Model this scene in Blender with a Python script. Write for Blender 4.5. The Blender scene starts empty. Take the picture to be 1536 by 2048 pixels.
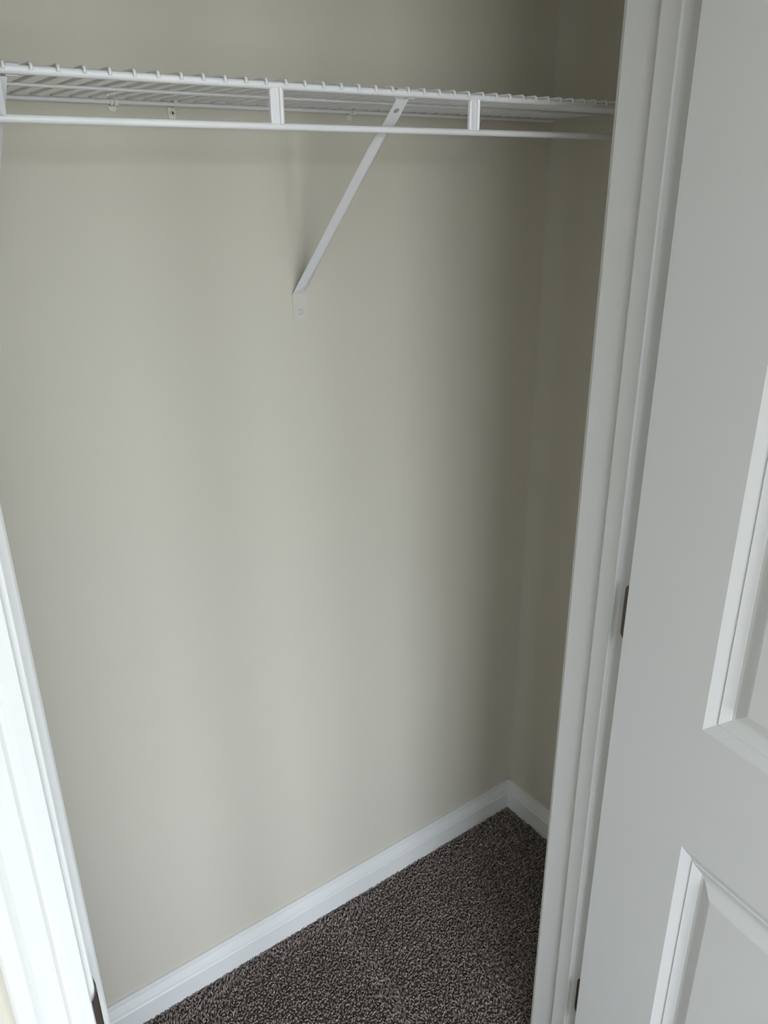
import bpy, math, random
import numpy as np
from mathutils import Vector, Matrix
random.seed(7); rng = np.random.default_rng(7)
S = bpy.context.scene
COL = S.collection

# ---------------------------------------------------------------- camera
cam_d = bpy.data.cameras.new('camera'); cam = bpy.data.objects.new('camera', cam_d); COL.objects.link(cam)
S.camera = cam
CAM = Vector((-1.2928, -1.2187, 1.6158)); YAW, PITCH, ROLL, FPX = 0.6230, -0.3976, -0.0098, 1589.88
fw = Vector((math.sin(YAW)*math.cos(PITCH), math.cos(YAW)*math.cos(PITCH), math.sin(PITCH)))
rt = Vector((math.cos(YAW), -math.sin(YAW), 0)); up = rt.cross(fw)
r2 = math.cos(ROLL)*rt + math.sin(ROLL)*up; u2 = -math.sin(ROLL)*rt + math.cos(ROLL)*up
cam.matrix_world = Matrix(((r2.x, u2.x, -fw.x, CAM.x), (r2.y, u2.y, -fw.y, CAM.y), (r2.z, u2.z, -fw.z, CAM.z), (0, 0, 0, 1)))
cam_d.sensor_fit = 'VERTICAL'; cam_d.sensor_height = 36.0; cam_d.lens = FPX/2048*36.0
cam_d.clip_start = 0.02

# ---------------------------------------------------------------- sky and daylight at the bedroom windows
W = bpy.data.worlds.new('sky'); S.world = W; W.use_nodes = True
nt = W.node_tree; bg = nt.nodes['Background']
tc = nt.nodes.new('ShaderNodeTexCoord'); sp = nt.nodes.new('ShaderNodeSeparateXYZ'); rp = nt.nodes.new('ShaderNodeValToRGB')
nt.links.new(tc.outputs['Generated'], sp.inputs[0]); nt.links.new(sp.outputs['Z'], rp.inputs[0]); nt.links.new(rp.outputs[0], bg.inputs[0])
rp.color_ramp.elements[0].position = 0.0; rp.color_ramp.elements[0].color = (0.42, 0.44, 0.42, 1)
rp.color_ramp.elements[1].position = 0.06; rp.color_ramp.elements[1].color = (0.885, 0.965, 1.06, 1)
bg.inputs[1].default_value = 9.0
# unseen bedroom windows, the tall one and the slimmest added to shape the light: (wall, centre along wall, width, sill z, head z)
XE, YS, CEIL = 1.75, -4.2, 2.44           # bedroom east wall, bedroom south wall, ceiling
XW = -4.8
WIN = [('south', -4.01, 0.62, 0.08, 2.15), ('south', -2.06, 2.06, 0.60, 2.15), ('south', -0.57, 0.34, 0.60, 2.15), ('south', 0.10, 0.60, 0.60, 2.15)]
for k, (w, c, wd, z0, z1) in enumerate(WIN):
    ld = bpy.data.lights.new('window_daylight', 'AREA'); ld.shape = 'RECTANGLE'; ld.size = wd; ld.size_y = z1-z0
    ld.cycles.is_portal = True
    lo = bpy.data.objects.new('window_daylight', ld); COL.objects.link(lo)
    if w == 'south':
        lo.location = (c, YS-0.13, (z0+z1)/2); lo.rotation_euler = (math.radians(90), 0, 0)
        lo.rotation_euler = Vector((0, 1, 0)).to_track_quat('-Z', 'Y').to_euler()
    else:
        lo.location = (XE+0.13, c, (z0+z1)/2); lo.rotation_euler = Vector((-1, 0, 0)).to_track_quat('-Z', 'Y').to_euler()
S.view_settings.view_transform = 'Standard'; S.view_settings.look = 'None'
S.view_settings.gamma = 1.0; S.view_settings.use_curve_mapping = False
S.view_settings.exposure = 0.93
S.cycles.max_bounces = 9; S.cycles.diffuse_bounces = 5

# ---------------------------------------------------------------- materials
def mat(name, col, rough=0.5, metal=0.0, bump=0.0, bscale=300.0, var=0.0, vscale=3.0, spec=0.5):
    m = bpy.data.materials.new(name); m.use_nodes = True; n = m.node_tree; b = n.nodes['Principled BSDF']
    b.inputs['Base Color'].default_value = (*col, 1); b.inputs['Roughness'].default_value = rough
    b.inputs['Metallic'].default_value = metal; b.inputs['Specular IOR Level'].default_value = spec
    if bump or var:
        t = n.nodes.new('ShaderNodeTexCoord')
    if bump:
        z = n.nodes.new('ShaderNodeTexNoise'); z.inputs['Scale'].default_value = bscale; z.inputs['Detail'].default_value = 3
        n.links.new(t.outputs['Object'], z.inputs['Vector'])
        bm = n.nodes.new('ShaderNodeBump'); bm.inputs['Strength'].default_value = bump; bm.inputs['Distance'].default_value = 0.001
        n.links.new(z.outputs['Fac'], bm.inputs['Height']); n.links.new(bm.outputs[0], b.inputs['Normal'])
    if var:
        z = n.nodes.new('ShaderNodeTexNoise'); z.inputs['Scale'].default_value = vscale; z.inputs['Detail'].default_value = 2
        n.links.new(t.outputs['Object'], z.inputs['Vector'])
        r = n.nodes.new('ShaderNodeValToRGB')
        r.color_ramp.elements[0].color = (*[c*(1-var) for c in col], 1); r.color_ramp.elements[0].position = .3
        r.color_ramp.elements[1].color = (*[min(1, c*(1+var)) for c in col], 1); r.color_ramp.elements[1].position = .7
        n.links.new(z.outputs['Fac'], r.inputs[0]); n.links.new(r.outputs[0], b.inputs['Base Color'])
    return m
M = {}
M['wall'] = mat('wall_paint', (0.605, 0.58, 0.505), 0.6, bump=0.12, bscale=420, var=0.01, spec=0.3)
M['ceil'] = mat('ceiling_paint', (0.80, 0.80, 0.78), 0.8, bump=0.15, bscale=250)
M['trim'] = mat('trim_paint', (0.735, 0.745, 0.745), 0.42, bump=0.03, bscale=60)
M['door'] = mat('door_paint', (0.74, 0.755, 0.76), 0.42, bump=0.05, bscale=380)
M['wire'] = mat('white_epoxy', (0.74, 0.745, 0.77), 0.33)
M['clip'] = mat('clip_plastic', (0.76, 0.74, 0.68), 0.4)
M['nickel'] = mat('satin_nickel', (0.23, 0.20, 0.17), 0.35, metal=1.0, bump=0.05, bscale=900)
M['steel'] = mat('screw_steel', (0.70, 0.70, 0.70), 0.35, metal=0.6)
M['dark'] = mat('dark_recess', (0.02, 0.02, 0.025), 0.7)
M['white_screw'] = mat('painted_screw', (0.61, 0.595, 0.545), 0.4)
M['speck'] = mat('scuff', (0.06, 0.05, 0.04), 0.8)
def carpet_mats():
    m = bpy.data.materials.new('carpet_yarn'); m.use_nodes = True; n = m.node_tree; b = n.nodes['Principled BSDF']
    a = n.nodes.new('ShaderNodeAttribute'); a.attribute_name = 'tone'
    r = n.nodes.new('ShaderNodeValToRGB'); e = r.color_ramp.elements
    e[0].position = 0; e[0].color = (0.13, 0.105, 0.095, 1); e[1].position = 1; e[1].color = (0.58, 0.50, 0.46, 1)
    x = e.new(0.5); x.color = (0.33, 0.28, 0.26, 1)
    n.links.new(a.outputs['Fac'], r.inputs[0]); n.links.new(r.outputs[0], b.inputs['Base Color'])
    b.inputs['Roughness'].default_value = 0.85; b.inputs['Specular IOR Level'].default_value = 0.15
    g = bpy.data.materials.new('carpet_far'); g.use_nodes = True; n = g.node_tree; b = n.nodes['Principled BSDF']
    t = n.nodes.new('ShaderNodeTexCoord'); v = n.nodes.new('ShaderNodeTexVoronoi'); v.inputs['Scale'].default_value = 190
    n.links.new(t.outputs['Object'], v.inputs['Vector'])
    r = n.nodes.new('ShaderNodeValToRGB'); e = r.color_ramp.elements
    e[0].color = (0.36, 0.31, 0.285, 1); e[1].color = (0.19, 0.16, 0.145, 1); e[1].position = 0.9
    n.links.new(v.outputs['Distance'], r.inputs[0]); n.links.new(r.outputs[0], b.inputs['Base Color'])
    bp = n.nodes.new('ShaderNodeBump'); bp.inputs['Strength'].default_value = 0.8; bp.inputs['Distance'].default_value = 0.006; bp.invert = True
    n.links.new(v.outputs['Distance'], bp.inputs['Height']); n.links.new(bp.outputs[0], b.inputs['Normal'])
    b.inputs['Roughness'].default_value = 0.9; b.inputs['Specular IOR Level'].default_value = 0.1
    return m, g
M['yarn'], M['carpet'] = carpet_mats()
def glass_mat():
    m = bpy.data.materials.new('window_glass'); m.use_nodes = True; n = m.node_tree
    n.nodes.remove(n.nodes['Principled BSDF']); o = n.nodes['Material Output']
    t = n.nodes.new('ShaderNodeBsdfTransparent'); g = n.nodes.new('ShaderNodeBsdfGlossy'); g.inputs['Roughness'].default_value = 0.02
    x = n.nodes.new('ShaderNodeMixShader'); x.inputs[0].default_value = 0.06
    n.links.new(t.outputs[0], x.inputs[1]); n.links.new(g.outputs[0], x.inputs[2]); n.links.new(x.outputs[0], o.inputs[0])
    return m
M['glass'] = glass_mat()

# ---------------------------------------------------------------- mesh helpers
def obj(name, vf, m, parent=None, smooth=False, **tags):
    me = bpy.data.meshes.new(name); me.from_pydata([tuple(v) for v in vf[0]], [], vf[1]); me.update()
    if smooth:
        for p in me.polygons: p.use_smooth = True
        try: me.set_sharp_from_angle(angle=math.radians(40))
        except Exception: pass
    me.materials.append(m)
    o = bpy.data.objects.new(name, me); COL.objects.link(o)
    if parent: o.parent = parent
    for k, v in tags.items(): o[k] = v
    return o
def empty(name, loc=(0, 0, 0), rz=0.0, **tags):
    o = bpy.data.objects.new(name, None); COL.objects.link(o); o.location = loc; o.rotation_euler = (0, 0, rz)
    o.empty_display_size = 0.05
    for k, v in tags.items(): o[k] = v
    return o
def join(*parts):
    V, F = [], []
    for v, f in parts:
        b = len(V); V += [tuple(x) for x in v]; F += [tuple(i+b for i in q) for q in f]
    return V, F
def box(x0, x1, y0, y1, z0, z1):
    x0, x1 = sorted((x0, x1)); y0, y1 = sorted((y0, y1)); z0, z1 = sorted((z0, z1))
    V = [(x0,y0,z0),(x1,y0,z0),(x1,y1,z0),(x0,y1,z0),(x0,y0,z1),(x1,y0,z1),(x1,y1,z1),(x0,y1,z1)]
    return V, [(0,3,2,1),(4,5,6,7),(0,1,5,4),(1,2,6,5),(2,3,7,6),(3,0,4,7)]
def prism(poly, fn, a, b):
    """poly: 2-D points; fn(p, t) -> 3-D; extruded from t=a to t=b with caps"""
    n = len(poly); V = [fn(p, a) for p in poly]+[fn(p, b) for p in poly]
    F = [(i, (i+1) % n, (i+1) % n+n, i+n) for i in range(n)]
    F += [tuple(range(n-1, -1, -1)), tuple(range(n, 2*n))]
    return V, F
def vprism(poly, z0, z1): return prism(poly, lambda p, t: (p[0], p[1], t), z0, z1)
def tube(path, r, n=8, caps=True):
    P = [Vector(p) for p in path]; V, F = [], []; nrm = None
    for i, p in enumerate(P):
        t = ((P[min(i+1, len(P)-1)]-p).normalized() + (p-P[max(i-1, 0)]).normalized()).normalized()
        if nrm is None:
            nrm = t.cross(Vector((0, 0, 1)) if abs(t.z) < .9 else Vector((1, 0, 0))).normalized()
        else: nrm = (nrm - t*nrm.dot(t)).normalized()
        b = t.cross(nrm)
        for k in range(n):
            a = 2*math.pi*k/n; V.append(p+r*(math.cos(a)*nrm+math.sin(a)*b))
    for i in range(len(P)-1):
        for k in range(n): F.append((i*n+k, i*n+(k+1) % n, (i+1)*n+(k+1) % n, (i+1)*n+k))
    if caps: F += [tuple(range(n-1, -1, -1)), tuple((len(P)-1)*n+k for k in range(n))]
    return V, F
def lathe(prof, c, axis, n=20):
    """prof: (radius, height) from the base; axis a unit vector"""
    ax = Vector(axis).normalized(); e = ax.cross(Vector((0, 0, 1)) if abs(ax.z) < .9 else Vector((1, 0, 0))).normalized(); g = ax.cross(e)
    V, F = [], []
    for r, h in prof:
        for k in range(n):
            a = 2*math.pi*k/n; V.append(Vector(c)+ax*h+max(r, 1e-5)*(math.cos(a)*e+math.sin(a)*g))
    for i in range(len(prof)-1):
        for k in range(n): F.append((i*n+k, i*n+(k+1) % n, (i+1)*n+(k+1) % n, (i+1)*n+k))
    F += [tuple(range(n-1, -1, -1)), tuple((len(prof)-1)*n+k for k in range(n))]
    return V, F
def sheet(rows, th):
    """rows: list of rows of 3-D points (a bent sheet); th: thickness vector length, offset along averaged normals"""
    R, Cn = len(rows), len(rows[0]); P = [[Vector(p) for p in r] for r in rows]
    def nr(i, j):
        a = P[min(i+1, R-1)][j]-P[max(i-1, 0)][j]; b = P[i][min(j+1, Cn-1)]-P[i][max(j-1, 0)]
        q = a.cross(b); return q.normalized() if q.length > 1e-12 else Vector((0, 0, 1))
    V = [P[i][j] for i in range(R) for j in range(Cn)]+[P[i][j]+nr(i, j)*th for i in range(R) for j in range(Cn)]
    N = R*Cn; F = []
    for i in range(R-1):
        for j in range(Cn-1):
            a = i*Cn+j; F.append((a, a+1, a+Cn+1, a+Cn)); F.append((N+a, N+a+Cn, N+a+Cn+1, N+a+1))
    loop = [j for j in range(Cn)]+[i*Cn+Cn-1 for i in range(1, R)]+[(R-1)*Cn+j for j in range(Cn-2, -1, -1)]+[i*Cn for i in range(R-2, 0, -1)]
    for k in range(len(loop)):
        a, b = loop[k], loop[(k+1) % len(loop)]; F.append((b, a, N+a, N+b))
    return V, F
def rrect(w, h, r, n=4, cx=0, cy=0):
    pts = []
    for sx, sy, a0 in ((1, 1, 0), (-1, 1, 90), (-1, -1, 180), (1, -1, 270)):
        for k in range(n+1):
            a = math.radians(a0+90*k/n); pts.append((cx+sx*(w/2-r)+r*math.cos(a), cy+sy*(h/2-r)+r*math.sin(a)))
    return pts
ST = dict(kind='structure')

# ---------------------------------------------------------------- dimensions (metres, corner of the closet at the origin)
ZF = -0.009                       # carpet backing; pile tips reach about z = 0
XL_C = -1.66                      # closet left wall
YC, YB = -0.522, -0.645           # front wall: closet face, bedroom face
XJR, XJL = -0.445, -1.2165        # jamb faces
XSR, XSL = XJR-0.0105, -1.2042    # stop faces
ZH = 2.045                        # head jamb underside
YS0, YS1 = -0.575, -0.607         # stop: closet edge, bedroom edge

# ---------------------------------------------------------------- room shell
obj('floor', box(XW-.1, XE+.1, YS-.1, .1, ZF-.1, ZF), M['carpet'], label='brown-grey carpeted floor of closet and bedroom', category='floor', **ST)
obj('ceiling', box(XW-.1, XE+.1, YS-.1, .1, CEIL, CEIL+.1), M['ceil'], label='flat white ceiling above closet and bedroom', category='ceiling', **ST)
obj('wall_back', box(XL_C-.1, .1, 0, .1, ZF, CEIL), M['wall'], label='beige painted closet wall behind the wire shelf', category='wall', **ST)
wr = obj('wall_right', box(0, .1, YB+.02, 0, ZF, CEIL), M['wall'], label='narrow shaded beige closet wall at the right end', category='wall', **ST)
obj('wall_left', box(XL_C-.1, XL_C, YB+.02, 0, ZF, CEIL), M['wall'], label='beige closet wall at the far left end', category='wall', **ST)
obj('wall_front', join(box(XW, XJL-.018, YC, YB, ZF, CEIL), box(XJR+.018, XE, YC, YB, ZF, CEIL), box(XJL-.018, XJR+.018, YC, YB, ZH+.018, CEIL)), M['wall'],
    label='beige wall around the closet doorway, left of the casing', category='wall', **ST)
obj('speck', lathe([(0.0013, 0), (0.0011, .0006), (0.0, .001)], (0, -.0657, .1234), (-1, 0, 0), 8), M['speck'], wr)
cuts = [XW]+[v for (w, c, wd, z0, z1) in WIN for v in (c-wd/2, c+wd/2)]+[XE]
obj('wall_south', join(*[box(cuts[k], cuts[k+1], YS-.12, YS, ZF, CEIL) for k in range(0, len(cuts), 2)],
    *[box(c-wd/2, c+wd/2, YS-.12, YS, ZF, z0) for (w, c, wd, z0, z1) in WIN], *[box(c-wd/2, c+wd/2, YS-.12, YS, z1, CEIL) for (w, c, wd, z0, z1) in WIN]),
    M['wall'], label='beige bedroom wall facing the closet, with four windows, two of them added for light', category='wall', **ST)
obj('wall_east', box(XE, XE+.1, YS, YB, ZF, CEIL), M['wall'], label='plain beige bedroom wall on the hinge side', category='wall', **ST)
obj('wall_west', box(XW-.1, XW, YS, YB, ZF, CEIL), M['wall'], label='plain beige bedroom wall on the latch side', category='wall', **ST)
for k, (w, c, wd, z0, z1) in enumerate(WIN):
    if w == 'south': fb = lambda a, b, d0, d1, z, zz: box(a, b, YS-d0, YS-d1, z, zz)
    else: fb = lambda a, b, d0, d1, z, zz: box(XE+d0, XE+d1, a, b, z, zz)
    e = empty('window_%d' % (k+1), label=('tall added window, out of view, lighting the door from the far latch-side corner', 'wide white-framed bedroom window facing the closet', 'slim added window right of the wide one, for a shadow edge on the closet wall', 'slim white-framed bedroom window behind the open door')[k], category='window', **ST)
    a, b = c-wd/2, c+wd/2
    obj('window_frame', join(fb(a, a+.035, .03, .10, z0, z1), fb(b-.035, b, .03, .10, z0, z1), fb(a+.035, b-.035, .03, .10, z0, z0+.035), fb(a+.035, b-.035, .03, .10, z1-.035, z1)), M['trim'], e)
    zm = (z0+z1)/2
    obj('meeting_rail', fb(a+.035, b-.035, .045, .085, zm-.018, zm+.018), M['trim'], e)
    if wd > 1.4: obj('mullion', fb(c-.03, c+.03, .03, .10, z0+.035, z1-.035), M['trim'], e)
    obj('sill', fb(a-.04, b+.04, -.03, .03, z0-.02, z0), M['trim'], e)
    obj('pane', fb(a+.035, b-.035, .062, .066, z0+.035, zm-.018), M['glass'], e)
    obj('pane', fb(a+.035, b-.035, .062, .066, zm+.018, z1-.035), M['glass'], e)

# ---------------------------------------------------------------- baseboards
BH = 0.081
BP = [(0, ZF), (.0150, ZF), (.0150, .0465), (.0132, .0492), (.0118, .0500), (.0116, .0512), (.0128, .0530), (.0122, .0560), (.0098, .0615), (.0080, .0660),
      (.0066, .0690), (.0058, .0696), (.0056, .0706), (.0066, .0722), (.0062, .0770), (.0052, .0800), (.0035, BH), (0, BH)]
def base_x(name, x0, x1, y, s, label):   # along x; s = direction out of the wall in y
    return obj(name, prism(BP, lambda p, t: (t, y+s*p[0], p[1]), x0, x1), M['trim'], label=label, category='baseboard', **ST)
def base_y(name, y0, y1, x, s, label):
    return obj(name, prism(BP, lambda p, t: (x+s*p[0], t, p[1]), y0, y1), M['trim'], label=label, category='baseboard', **ST)
base_x('baseboard_back', XL_C, 0, 0, -1, 'long white baseboard along the closet back wall')
base_y('baseboard_right', YC, 0, 0, -1, 'short white baseboard meeting the corner at the right')
base_y('baseboard_left', YC, 0, XL_C, 1, 'white baseboard on the far left closet wall')
base_x('baseboard_front', XJR+.062, XE, YB, -1, 'white baseboard on the bedroom wall beside the door')
base_x('baseboard_latch_side', XW, XJL-.07, YB, -1, 'white baseboard on the bedroom wall beside the latch')

# ---------------------------------------------------------------- door frame: jambs, stops, casings
tR = empty('trim_1', (XJR, YB, ZF), label='white right door jamb with stop and casing strip', category='door jamb', **ST)
def child(o, parent):
    o.parent = parent; o.matrix_parent_inverse = parent.matrix_world.inverted() if False else Matrix.Translation(-Vector(parent.location)); return o
def eased(x0, x1, y0, y1, e=.0015):
    x0, x1 = sorted((x0, x1)); y0, y1 = sorted((y0, y1))
    return [(x0+e, y0), (x1-e, y0), (x1, y0+e), (x1, y1-e), (x1-e, y1), (x0+e, y1), (x0, y1-e), (x0, y0+e)]
child(obj('jamb_board', vprism(eased(XJR, XJR+.018, YB, YC), ZF, ZH), M['trim']), tR)
child(obj('door_stop', vprism([(XJR, YS1), (XSR+.002, YS1), (XSR, YS1+.002), (XSR, YS0-.004), (XSR+.003, YS0), (XJR, YS0)], ZF, ZH), M['trim']), tR)
CP = [(0, 0), (0, .0068), (.0012, .0082), (.012, .0098), (.0155, .0100), (.0170, .0085), (.0190, .0085), (.0225, .0112), (.030, .0118), (.040, .0126),
      (.0435, .0138), (.0465, .0152), (.0555, .0152), (.0590, .0140), (.0612, .0115), (.0612, 0)]
RV = .0062
child(obj('casing_strip', vprism([(XJR+RV+a, YC+b) for a, b in CP], ZF, ZH+RV), M['trim']), tR)          # closet side
child(obj('casing_strip', vprism([(XJR+RV+a, YB-b) for a, b in CP], ZF, ZH+RV), M['trim']), tR)          # bedroom side
tL = empty('trim_2', (XJL, YB, ZF), label='bright white left door jamb and moulded casing', category='door jamb', **ST)
child(obj('jamb_board', vprism(eased(XJL, XJL-.018, YB, YC, .0012), ZF, ZH), M['trim']), tL)
child(obj('door_stop', vprism([(XJL, YS1), (XSL-.002, YS1), (XSL, YS1+.002), (XSL, YS0-.004), (XSL-.003, YS0), (XJL, YS0)], ZF, ZH), M['trim']), tL)
child(obj('casing_strip', vprism([(XJL-RV-a, YC+b) for a, b in CP], ZF, ZH+RV), M['trim']), tL)
child(obj('casing_strip', vprism([(XJL-RV-a, YB-b) for a, b in CP], ZF, ZH+RV), M['trim']), tL)
tH = empty('trim_3', (XJL, YB, ZH), label='white head jamb and casing over the doorway', category='door jamb', **ST)
child(obj('jamb_board', box(XJL-.018, XJR+.018, YB, YC, ZH, ZH+.018), M['trim']), tH)
child(obj('door_stop', box(XJL, XJR, YS1, YS0, ZH-.0105, ZH), M['trim']), tH)
for y, s in ((YC, 1), (YB, -1)):
    child(obj('casing_strip', prism([(b, a) for a, b in CP], lambda p, t: (t, y+s*p[0], ZH+RV+p[1]), XJL-RV-.0612, XJR+RV+.0612), M['trim']), tH)
# strike plate: thin metal let into the left jamb, its lip curling round the edge
SZ0, SZ1 = .868, .927
sec = [(-1.21615, -.6150), (-1.21615, -.6360), (-1.21600, -.6430), (-1.21650, -.6462), (-1.21790, -.6482), (-1.21990, -.6490), (-1.22180, -.6485)]
trim_in = [.0, .0, .0, .002, .005, .010, .017]
rows = []
for (x, y), ti in zip(sec, trim_in):
    rows.append([(x, y, SZ0+ti+(SZ1-SZ0-2*ti)*k/6) for k in range(7)])
child(obj('strike_plate', sheet(rows, -.0012), M['nickel'], smooth=True, label='dark metal strike plate'), tL)

# ---------------------------------------------------------------- the open door
PIN = (-.4435, -.653); ANG = math.radians(83.2)
door = empty('door_1', (PIN[0], PIN[1], 0), ANG, label='white two-panel closet door standing open at the right', category='door', **ST)
DW, DT, DZ0, DZ1 = .762, .035, .012, 2.040
lx = lambda u: -.0035-u                 # u: distance from the hinge edge, local x
YI, YO = .008+DT, .008                  # inner (closet) face, outer (bedroom) face
UC = [0, .144, DW-.144, DW]; ZC = [DZ0, .245, .789, .980, 1.905, DZ1]
PANELS = [(1, 1), (1, 3)]
V, F = [], []
def quad(a, b, c, d):
    k = len(V); V.extend((a, b, c, d)); F.append((k, k+1, k+2, k+3))
for i in range(3):
    for j in range(5):
        if (i, j) in PANELS: continue
        a, b, z0, z1 = lx(UC[i]), lx(UC[i+1]), ZC[j], ZC[j+1]
        quad((a, YI, z0), (b, YI, z0), (b, YI, z1), (a, YI, z1)); quad((b, YO, z0), (a, YO, z0), (a, YO, z1), (b, YO, z1))
a, b = lx(0), lx(DW)
quad((a, YO, DZ0), (a, YI, DZ0), (a, YI, DZ1), (a, YO, DZ1)); quad((b, YI, DZ0), (b, YO, DZ0), (b, YO, DZ1), (b, YI, DZ1))
quad((a, YO, DZ0), (b, YO, DZ0), (b, YI, DZ0), (a, YI, DZ0)); quad((a, YI, DZ1), (b, YI, DZ1), (b, YO, DZ1), (a, YO, DZ1))
obj('door_leaf', (V, F), M['door'], door)
PR = [(0, 0), (.0012, -.0006), (.0136, -.0070), (.0142, -.0071), (.0158, -.0056), (.0270, -.0108), (.0282, -.0118), (.0320, -.0122), (.0360, -.0112), (.0500, -.0040), (.0530, -.0032)]
for (i, j) in PANELS:
    u0, u1, z0, z1 = UC[i], UC[i+1], ZC[j], ZC[j+1]; V, F = [], []
    for side, yf in ((1, YI), (-1, YO)):
        base = len(V)
        for o, d in PR:
            V += [(lx(u0+o), yf+side*d, z0+o), (lx(u1-o), yf+side*d, z0+o), (lx(u1-o), yf+side*d, z1-o), (lx(u0+o), yf+side*d, z1-o)]
        for r in range(len(PR)-1):
            for k in range(4):
                q = (base+4*r+k, base+4*r+(k+1) % 4, base+4*r+4+(k+1) % 4, base+4*r+4+k); F.append(q if side > 0 else q[::-1])
        q = tuple(base+4*(len(PR)-1)+k for k in range(4)); F.append(q if side > 0 else q[::-1])
    obj('door_panel', (V, F), M['door'], door)
# hinges: jamb leaf, door leaf and knuckle; the jamb leaves are let into the rebate
inv = (Matrix.Translation((PIN[0], PIN[1], 0)) @ Matrix.Rotation(ANG, 4, 'Z')).inverted()
for zc in (1.838, 1.0480, .2590):
    kn = obj('hinge', tube([(0, 0, zc-.0445), (0, 0, zc+.0445)], .0055, 14), M['nickel'], door, smooth=True, label='dark satin metal hinge')
    for dz in (-.0445, .0445): obj('hinge_tip', lathe([(.0052, 0), (.004, .002), (.001, .003)], (0, 0, zc+dz), (0, 0, 1 if dz > 0 else -1), 14), M['nickel'], kn)
    # jamb leaf in world coordinates -> door-local
    pts = [(p[0], p[1]) for p in rrect(.030, .089, .011, 5)]
    pts = [(min(a, .0135) if False else a, b) for a, b in pts]
    V, F = prism(pts, lambda p, t: (t, -.6320+p[0], zc+p[1]), XJR-.0006, XJR+.0004)
    V = [inv @ Vector(v) for v in V]
    obj('hinge_leaf', (V, F), M['nickel'], kn)
    V, F = prism(pts, lambda p, t: (t, .021+p[0], zc+p[1]), lx(0)-.0004, lx(0)+.0006)
    obj('hinge_leaf', (V, F), M['nickel'], kn)
for yf, s in ((YI, 1), (YO, -1)):      # knob near the free edge
    obj('door_knob', lathe([(.032, 0), (.032, .004), (.026, .008), (.012, .010), (.011, .030), (.022, .036), (.027, .046), (.026, .056), (.018, .062), (.0, .064)],
        (lx(DW-.060), yf, .897), (0, s, 0), 24), M['nickel'], door, smooth=True)

# ---------------------------------------------------------------- wire shelf with hanging rod
shelf = empty('wire_shelf', (0, 0, 1.7185), label='long white wire closet shelf with hanging rod below its lip', category='shelf')
def sp_(o): return child(o, shelf)
DS, ZLIP, ZROD, ZW = .3115, 1.7150, 1.6725, 1.7208
XS0, XS1 = XL_C+.004, -.004
sp_(obj('front_rail', tube([(XS0, -DS, ZLIP), (XS1, -DS, ZLIP)], .0043, 16), M['wire'], smooth=True))
sp_(obj('hanging_rod', tube([(XS0, -DS, ZROD), (XS1, -DS, ZROD)], .0042, 16), M['wire'], smooth=True))
sp_(obj('middle_rail', tube([(XS0, -.1563, 1.7172), (-.018, -.1563, 1.7172)], .0021, 12), M['wire'], smooth=True))
sp_(obj('back_rail', tube([(XS0, -.0085, 1.7160), (XS1, -.0085, 1.7160)], .0030, 12), M['wire'], smooth=True))
wr_path = [(0, -.0060, ZW), (0, -.012, ZW), (0, -DS-.0030, ZW), (0, -DS-.0048, ZW-.0008), (0, -DS-.0056, ZW-.0026), (0, -DS-.0056, ZW-.0060)]
w0 = None; X0 = -1.0823
i0 = math.ceil((XS0-X0)/.0254)
for i in range(i0, 43):
    x = X0+.0254*i
    if x > -.006: break
    if w0 is None: o = w0 = sp_(obj('deck_wire', tube(wr_path, .0019, 7), M['wire'], smooth=True))
    else:
        o = w0.copy(); COL.objects.link(o)
    o.location = (x, 0, 0)
# vertical connectors between lip and rod: bent sheet-metal channels
def connector(x):
    prof = [(-.0075, .0040), (-.0072, .0008), (-.0060, .0000), (.0026, .0000), (.0034, -.0030), (.0050, -.0040), (.0064, -.0030), (.0068, .0030)]
    rows = []
    for z, k in ((ZLIP-.0025, .9), (ZLIP-.006, 1), (ZROD+.006, 1), (ZROD+.0022, .92)):
        rows.append([(x+a*k, -DS-.0022+b, z) for a, b in prof])
    return obj('rod_connector', sheet(rows, .0011), M['wire'])
for x in (-1.399, -1.0940, -.7890, -.4845, -.1800): sp_(connector(x))

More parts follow.
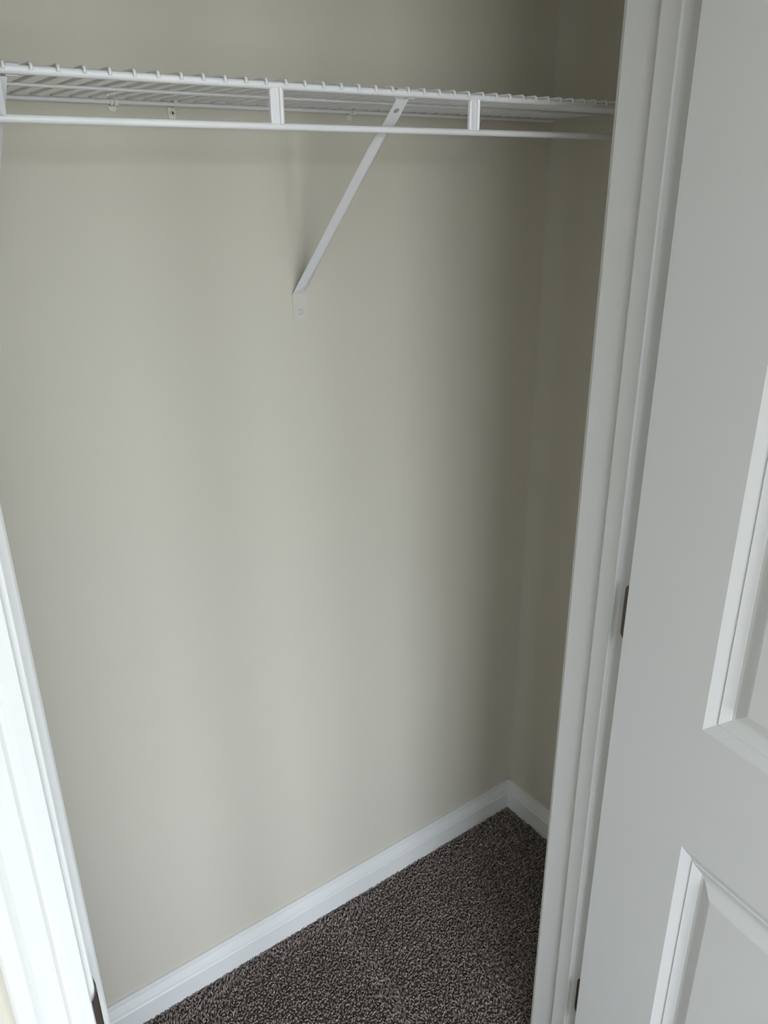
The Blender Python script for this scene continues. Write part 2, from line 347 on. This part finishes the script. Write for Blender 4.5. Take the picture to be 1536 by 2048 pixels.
# ---------------------------------------------------------------- diagonal support brackets
def bracket(xf, xt, label):
    e = empty('shelf_bracket', (xf, 0, 1.39), label=label, category='bracket', group='diagonal shelf brackets')
    a = Vector((xf, -.0015, 1.4335)); b = Vector((xt, -DS+.0035, 1.7085)); d = (b-a); L = d.length; d.normalize()
    sx = Vector((1, 0, 0)); n = d.cross(sx).normalized()     # points down and out of the wall
    if n.z > 0: n = -n
    rows = []
    for s, hw, dep in ((0, .0138, 0), (.010, .0132, .0002), (.016, .0124, .0030), (.030, .0112, .0062), (.10, .0100, .0072), (L*.5, .0098, .0072), (L-.09, .0098, .0066), (L-.062, .0098, .0034), (L-.045, .0098, .0006), (L-.036, .0098, 0)):
        c = a+d*s
        rows.append([c-sx*hw-n*dep*.55, c-sx*hw*.55+n*dep*.02, c-sx*.0012+n*dep*.5, c+sx*.0012+n*dep*.5, c+sx*hw*.55+n*dep*.02, c+sx*hw-n*dep*.55])
    child(obj('strut', sheet(rows, .0012), M['wire']), e)
    # top tab with a real hole
    c = a+d*(L-.018); hw, hl, r = .0098, .018, .0042; V, F = [], []; N = 24
    def ring(fn, k):
        out = []
        for q in range(N):
            t = 2*math.pi*q/N; x, y = fn(t); out.append(c+sx*x+d*y+n*k)
        return out
    sq = lambda t: (lambda m: (hw*math.cos(t)/m, hl*math.sin(t)/m))(max(abs(math.cos(t)), abs(math.sin(t))))
    ci = lambda t: (r*math.cos(t), r*math.sin(t))
    for fn, k in ((sq, .0006), (ci, .0006), (ci, -.0006), (sq, -.0006)): V += ring(fn, k)
    for l in range(4):
        for q in range(N): F.append((l*N+q, l*N+(q+1) % N, ((l+1) % 4)*N+(q+1) % N, ((l+1) % 4)*N+q))
    child(obj('strut_tab', (V, F), M['wire']), e)
    # foot plate on the wall
    fp = [(-.0140, 1.4345), (-.0140, 1.3965), (-.0105, 1.3915), (.0095, 1.3925), (.0135, 1.3965), (.0137, 1.4345)]
    child(obj('foot_plate', prism(fp, lambda p, t: (xf+p[0], t, p[1]), -.0016, -.0002), M['white_screw']), e)
    child(obj('screw', lathe([(.0055, 0), (.0055, .0010), (.0046, .0018), (.0036, .0018), (.0033, .0008), (.0028, .0016), (.0, .0020)], (xf+.0005, -.0014, 1.4045), (0, -1, 0), 22), M['white_screw'], smooth=True), e)
    # hooks that wrap over the front rail
    for x0, x1 in ((xt-.0125, xt+.0015), (xt+.0085, xt+.0200)):
        rows = []
        for q in range(9):
            t = math.radians(-60+ q*200/8); rr = .0062
            rows.append([(x0, -DS+rr*math.cos(t), ZLIP+rr*math.sin(t)), (x1, -DS+rr*math.cos(t), ZLIP+rr*math.sin(t))])
        child(obj('rail_hook', sheet(rows, -.0010), M['wire'], smooth=True), e)
    return e
bracket(-.5920, -.6035, 'diagonal white bracket bracing the shelf, fully in view near the middle')
bracket(-1.0885, -1.0880, 'diagonal white bracket cut off by the left edge of the photo')

# ---------------------------------------------------------------- wall clips holding the back rail
def clip_a(x, label):
    e = empty('wall_clip', (x, 0, 1.705), label=label, category='clip', group='clips along the back rail')
    child(obj('back_plate', prism(rrect(.0118, .0335, .0050, 5, x, 1.7207), lambda p, t: (p[0], t, p[1]), -.0018, 0), M['clip']), e)
    path = [(-.0016, 1.7135), (-.0030, 1.7112), (-.0070, 1.7105), (-.0112, 1.7115), (-.0132, 1.7145), (-.0130, 1.7180)]
    for a, b in ((-.0050, -.0016), (.0002, .0056)):
        child(obj('hook', sheet([[(x+a, y, z), (x+b, y, z)] for y, z in path], .0014), M['clip'], smooth=True), e)
    child(obj('pin_head', lathe([(.0034, 0), (.0034, .0012), (.002, .0024), (0, .0028)], (x+.0005, -.0016, 1.7265), (0, -1, 0), 16), M['clip'], smooth=True), e)
clip_a(-.8745, 'small pale clip on the back rail, leftmost of the clips')
clip_a(-.4815, 'small pale clip on the back rail, nearest the long bracket')
clip_a(-.2022, 'small pale clip half hidden behind the right rod connector')
def clip_b(x):
    e = empty('wall_clip', (x, 0, 1.698), label='small pale clip with a cross-head screw below the back rail', category='clip', group='clips along the back rail')
    child(obj('back_plate', prism(rrect(.0108, .0150, .0022, 4, x-.0003, 1.7052), lambda p, t: (p[0], t, p[1]), -.0020, 0), M['clip']), e)
    path = [(-.0012, 1.7115), (-.0040, 1.7112), (-.0090, 1.7120), (-.0122, 1.7142), (-.0128, 1.7175), (-.0105, 1.7205), (-.0060, 1.7212), (-.0012, 1.7215)]
    child(obj('strap', sheet([[(x+.0004, y, z), (x+.0078, y, z)] for y, z in path], .0012), M['clip'], smooth=True), e)
    s = child(obj('screw', lathe([(.0037, 0), (.0037, .0008), (.0030, .0017), (.0, .0020)], (x+.0003, -.0019, 1.7050), (0, -1, 0), 18), M['steel'], smooth=True), e)
    c = (x+.0003, -.0040, 1.7050)
    g = obj('screw_slot', join(box(c[0]-.0006, c[0]+.0006, c[1], c[1]+.0006, c[2]-.0022, c[2]+.0022), box(c[0]-.0022, c[0]+.0022, c[1], c[1]+.0006, c[2]-.0006, c[2]+.0006)), M['dark'], s)
    g.matrix_parent_inverse = s.matrix_parent_inverse.copy() if False else Matrix.Identity(4)
clip_b(-.7886)

# ---------------------------------------------------------------- carpet pile: bent yarn tufts, one mesh
def carpet(x0, x1, y0, y1, sp):
    gx = np.arange(x0, x1, sp); gy = np.arange(y0, y1, sp)
    X, Y = np.meshgrid(gx, gy); X = X.ravel(); Y = Y.ravel(); n = len(X)
    X = X+rng.uniform(-.5, .5, n)*sp; Y = Y+rng.uniform(-.5, .5, n)*sp
    def inside(m):
        k = (X < -.014) & (Y < -.014)
        return k
    keep = inside(0)
    keep &= ~((Y < YC+.012) & (Y > YB-.018) & ((X > XJR-.012) | (X < XJL+.014)))       # under the front wall and jambs
    X, Y = X[keep], Y[keep]; n = len(X)
    # vacuum tracks: strips where the pile is brushed over
    def sm(fr, seed):
        r = np.random.default_rng(seed); s = np.zeros(n)
        for _ in range(7):
            a = r.uniform(0, 2*np.pi); k = r.uniform(.5, 1.5)*fr; s += np.sin(k*(X*np.cos(a)+Y*np.sin(a))+r.uniform(0, 6.28))
        return s/3.
    wob = .012*sm(22, 3)
    band = np.exp(-((X+.600+wob)/.030)**2)*(Y < -.07)+.9*np.exp(-((Y+.040+wob)/.026)**2)*(X < -.50)+.55*np.exp(-((Y+.405+wob)/.03)**2)*(X > -.52)+.45*np.exp(-((Y+.07+wob)/.03)**2)*(X > -.33)
    band = np.clip(band+.25*sm(16, 11), 0, 1)
    # brushed strips lean away from the windows (+y), the rest stands up or leans towards them
    lean_dir = np.where(rng.uniform(0, 1, n) < band, 1.30, -1.80)+.5*sm(14, 5)+rng.normal(0, .6, n)
    lean = np.clip(rng.normal(.42, .20, n)+.34*band, .05, 1.0)
    H = rng.uniform(.0080, .0112, n)*(1+.15*band); Rr = rng.uniform(.0013, .0019, n)
    dx, dy = np.cos(lean_dir)*np.sin(lean), np.sin(lean_dir)*np.sin(lean); dz = np.cos(lean)
    phi = rng.uniform(0, 6.28, n); px, py = -np.sin(lean_dir), np.cos(lean_dir); curl = rng.normal(0, .22, n)
    NS = 4; NV = 3*NS+1
    V = np.zeros((n, NV, 3))
    for l, (t, rr) in enumerate(((0, .8), (.55, 1.05), (.92, .92))):
        cx = X+dx*H*(t**1.7)+px*curl*H*t*t; cy = Y+dy*H*(t**1.7)+py*curl*H*t*t; cz = ZF+H*(t*.45+.55*t*dz)
        for k in range(NS):
            a = phi+k*2*np.pi/NS+t*1.2; V[:, l*NS+k, 0] = cx+Rr*rr*np.cos(a); V[:, l*NS+k, 1] = cy+Rr*rr*np.sin(a)
            V[:, l*NS+k, 2] = cz-(Rr*rr*np.cos(a-lean_dir)*np.sin(lean)*(1 if l else 0))
    V[:, NV-1, 0] = X+dx*H+px*curl*H; V[:, NV-1, 1] = Y+dy*H+py*curl*H; V[:, NV-1, 2] = ZF+H*(.47+.55*dz)
    T = []
    for l in range(2):
        for k in range(NS):
            a, b = l*NS+k, l*NS+(k+1) % NS; T += [(a, b, b+NS), (a, b+NS, a+NS)]
    T += [(2*NS+k, 2*NS+(k+1) % NS, NV-1) for k in range(NS)]
    T = np.array(T); F = (T[None]+np.arange(n)[:, None, None]*NV).reshape(-1, 3)
    me = bpy.data.meshes.new('carpet_pile'); me.vertices.add(n*NV); me.vertices.foreach_set('co', V.reshape(-1).astype(np.float32))
    me.loops.add(len(F)*3); me.loops.foreach_set('vertex_index', F.reshape(-1).astype(np.int32))
    me.polygons.add(len(F)); me.polygons.foreach_set('loop_start', (np.arange(len(F))*3).astype(np.int32))
    me.polygons.foreach_set('use_smooth', np.ones(len(F), bool))
    me.update(calc_edges=True)
    tone = np.clip(.47+rng.normal(0, .18, n), 0, 1)
    at = me.attributes.new('tone', 'FLOAT', 'POINT'); at.data.foreach_set('value', np.repeat(tone, NV).astype(np.float32))
    me.materials.append(M['yarn'])
    o = bpy.data.objects.new('carpet_pile', me); COL.objects.link(o)
    o['label'] = 'brown-grey twisted carpet pile covering the closet floor'; o['category'] = 'carpet'; o['kind'] = 'stuff'
carpet(-1.30, -.012, -.80, -.012, .0047)
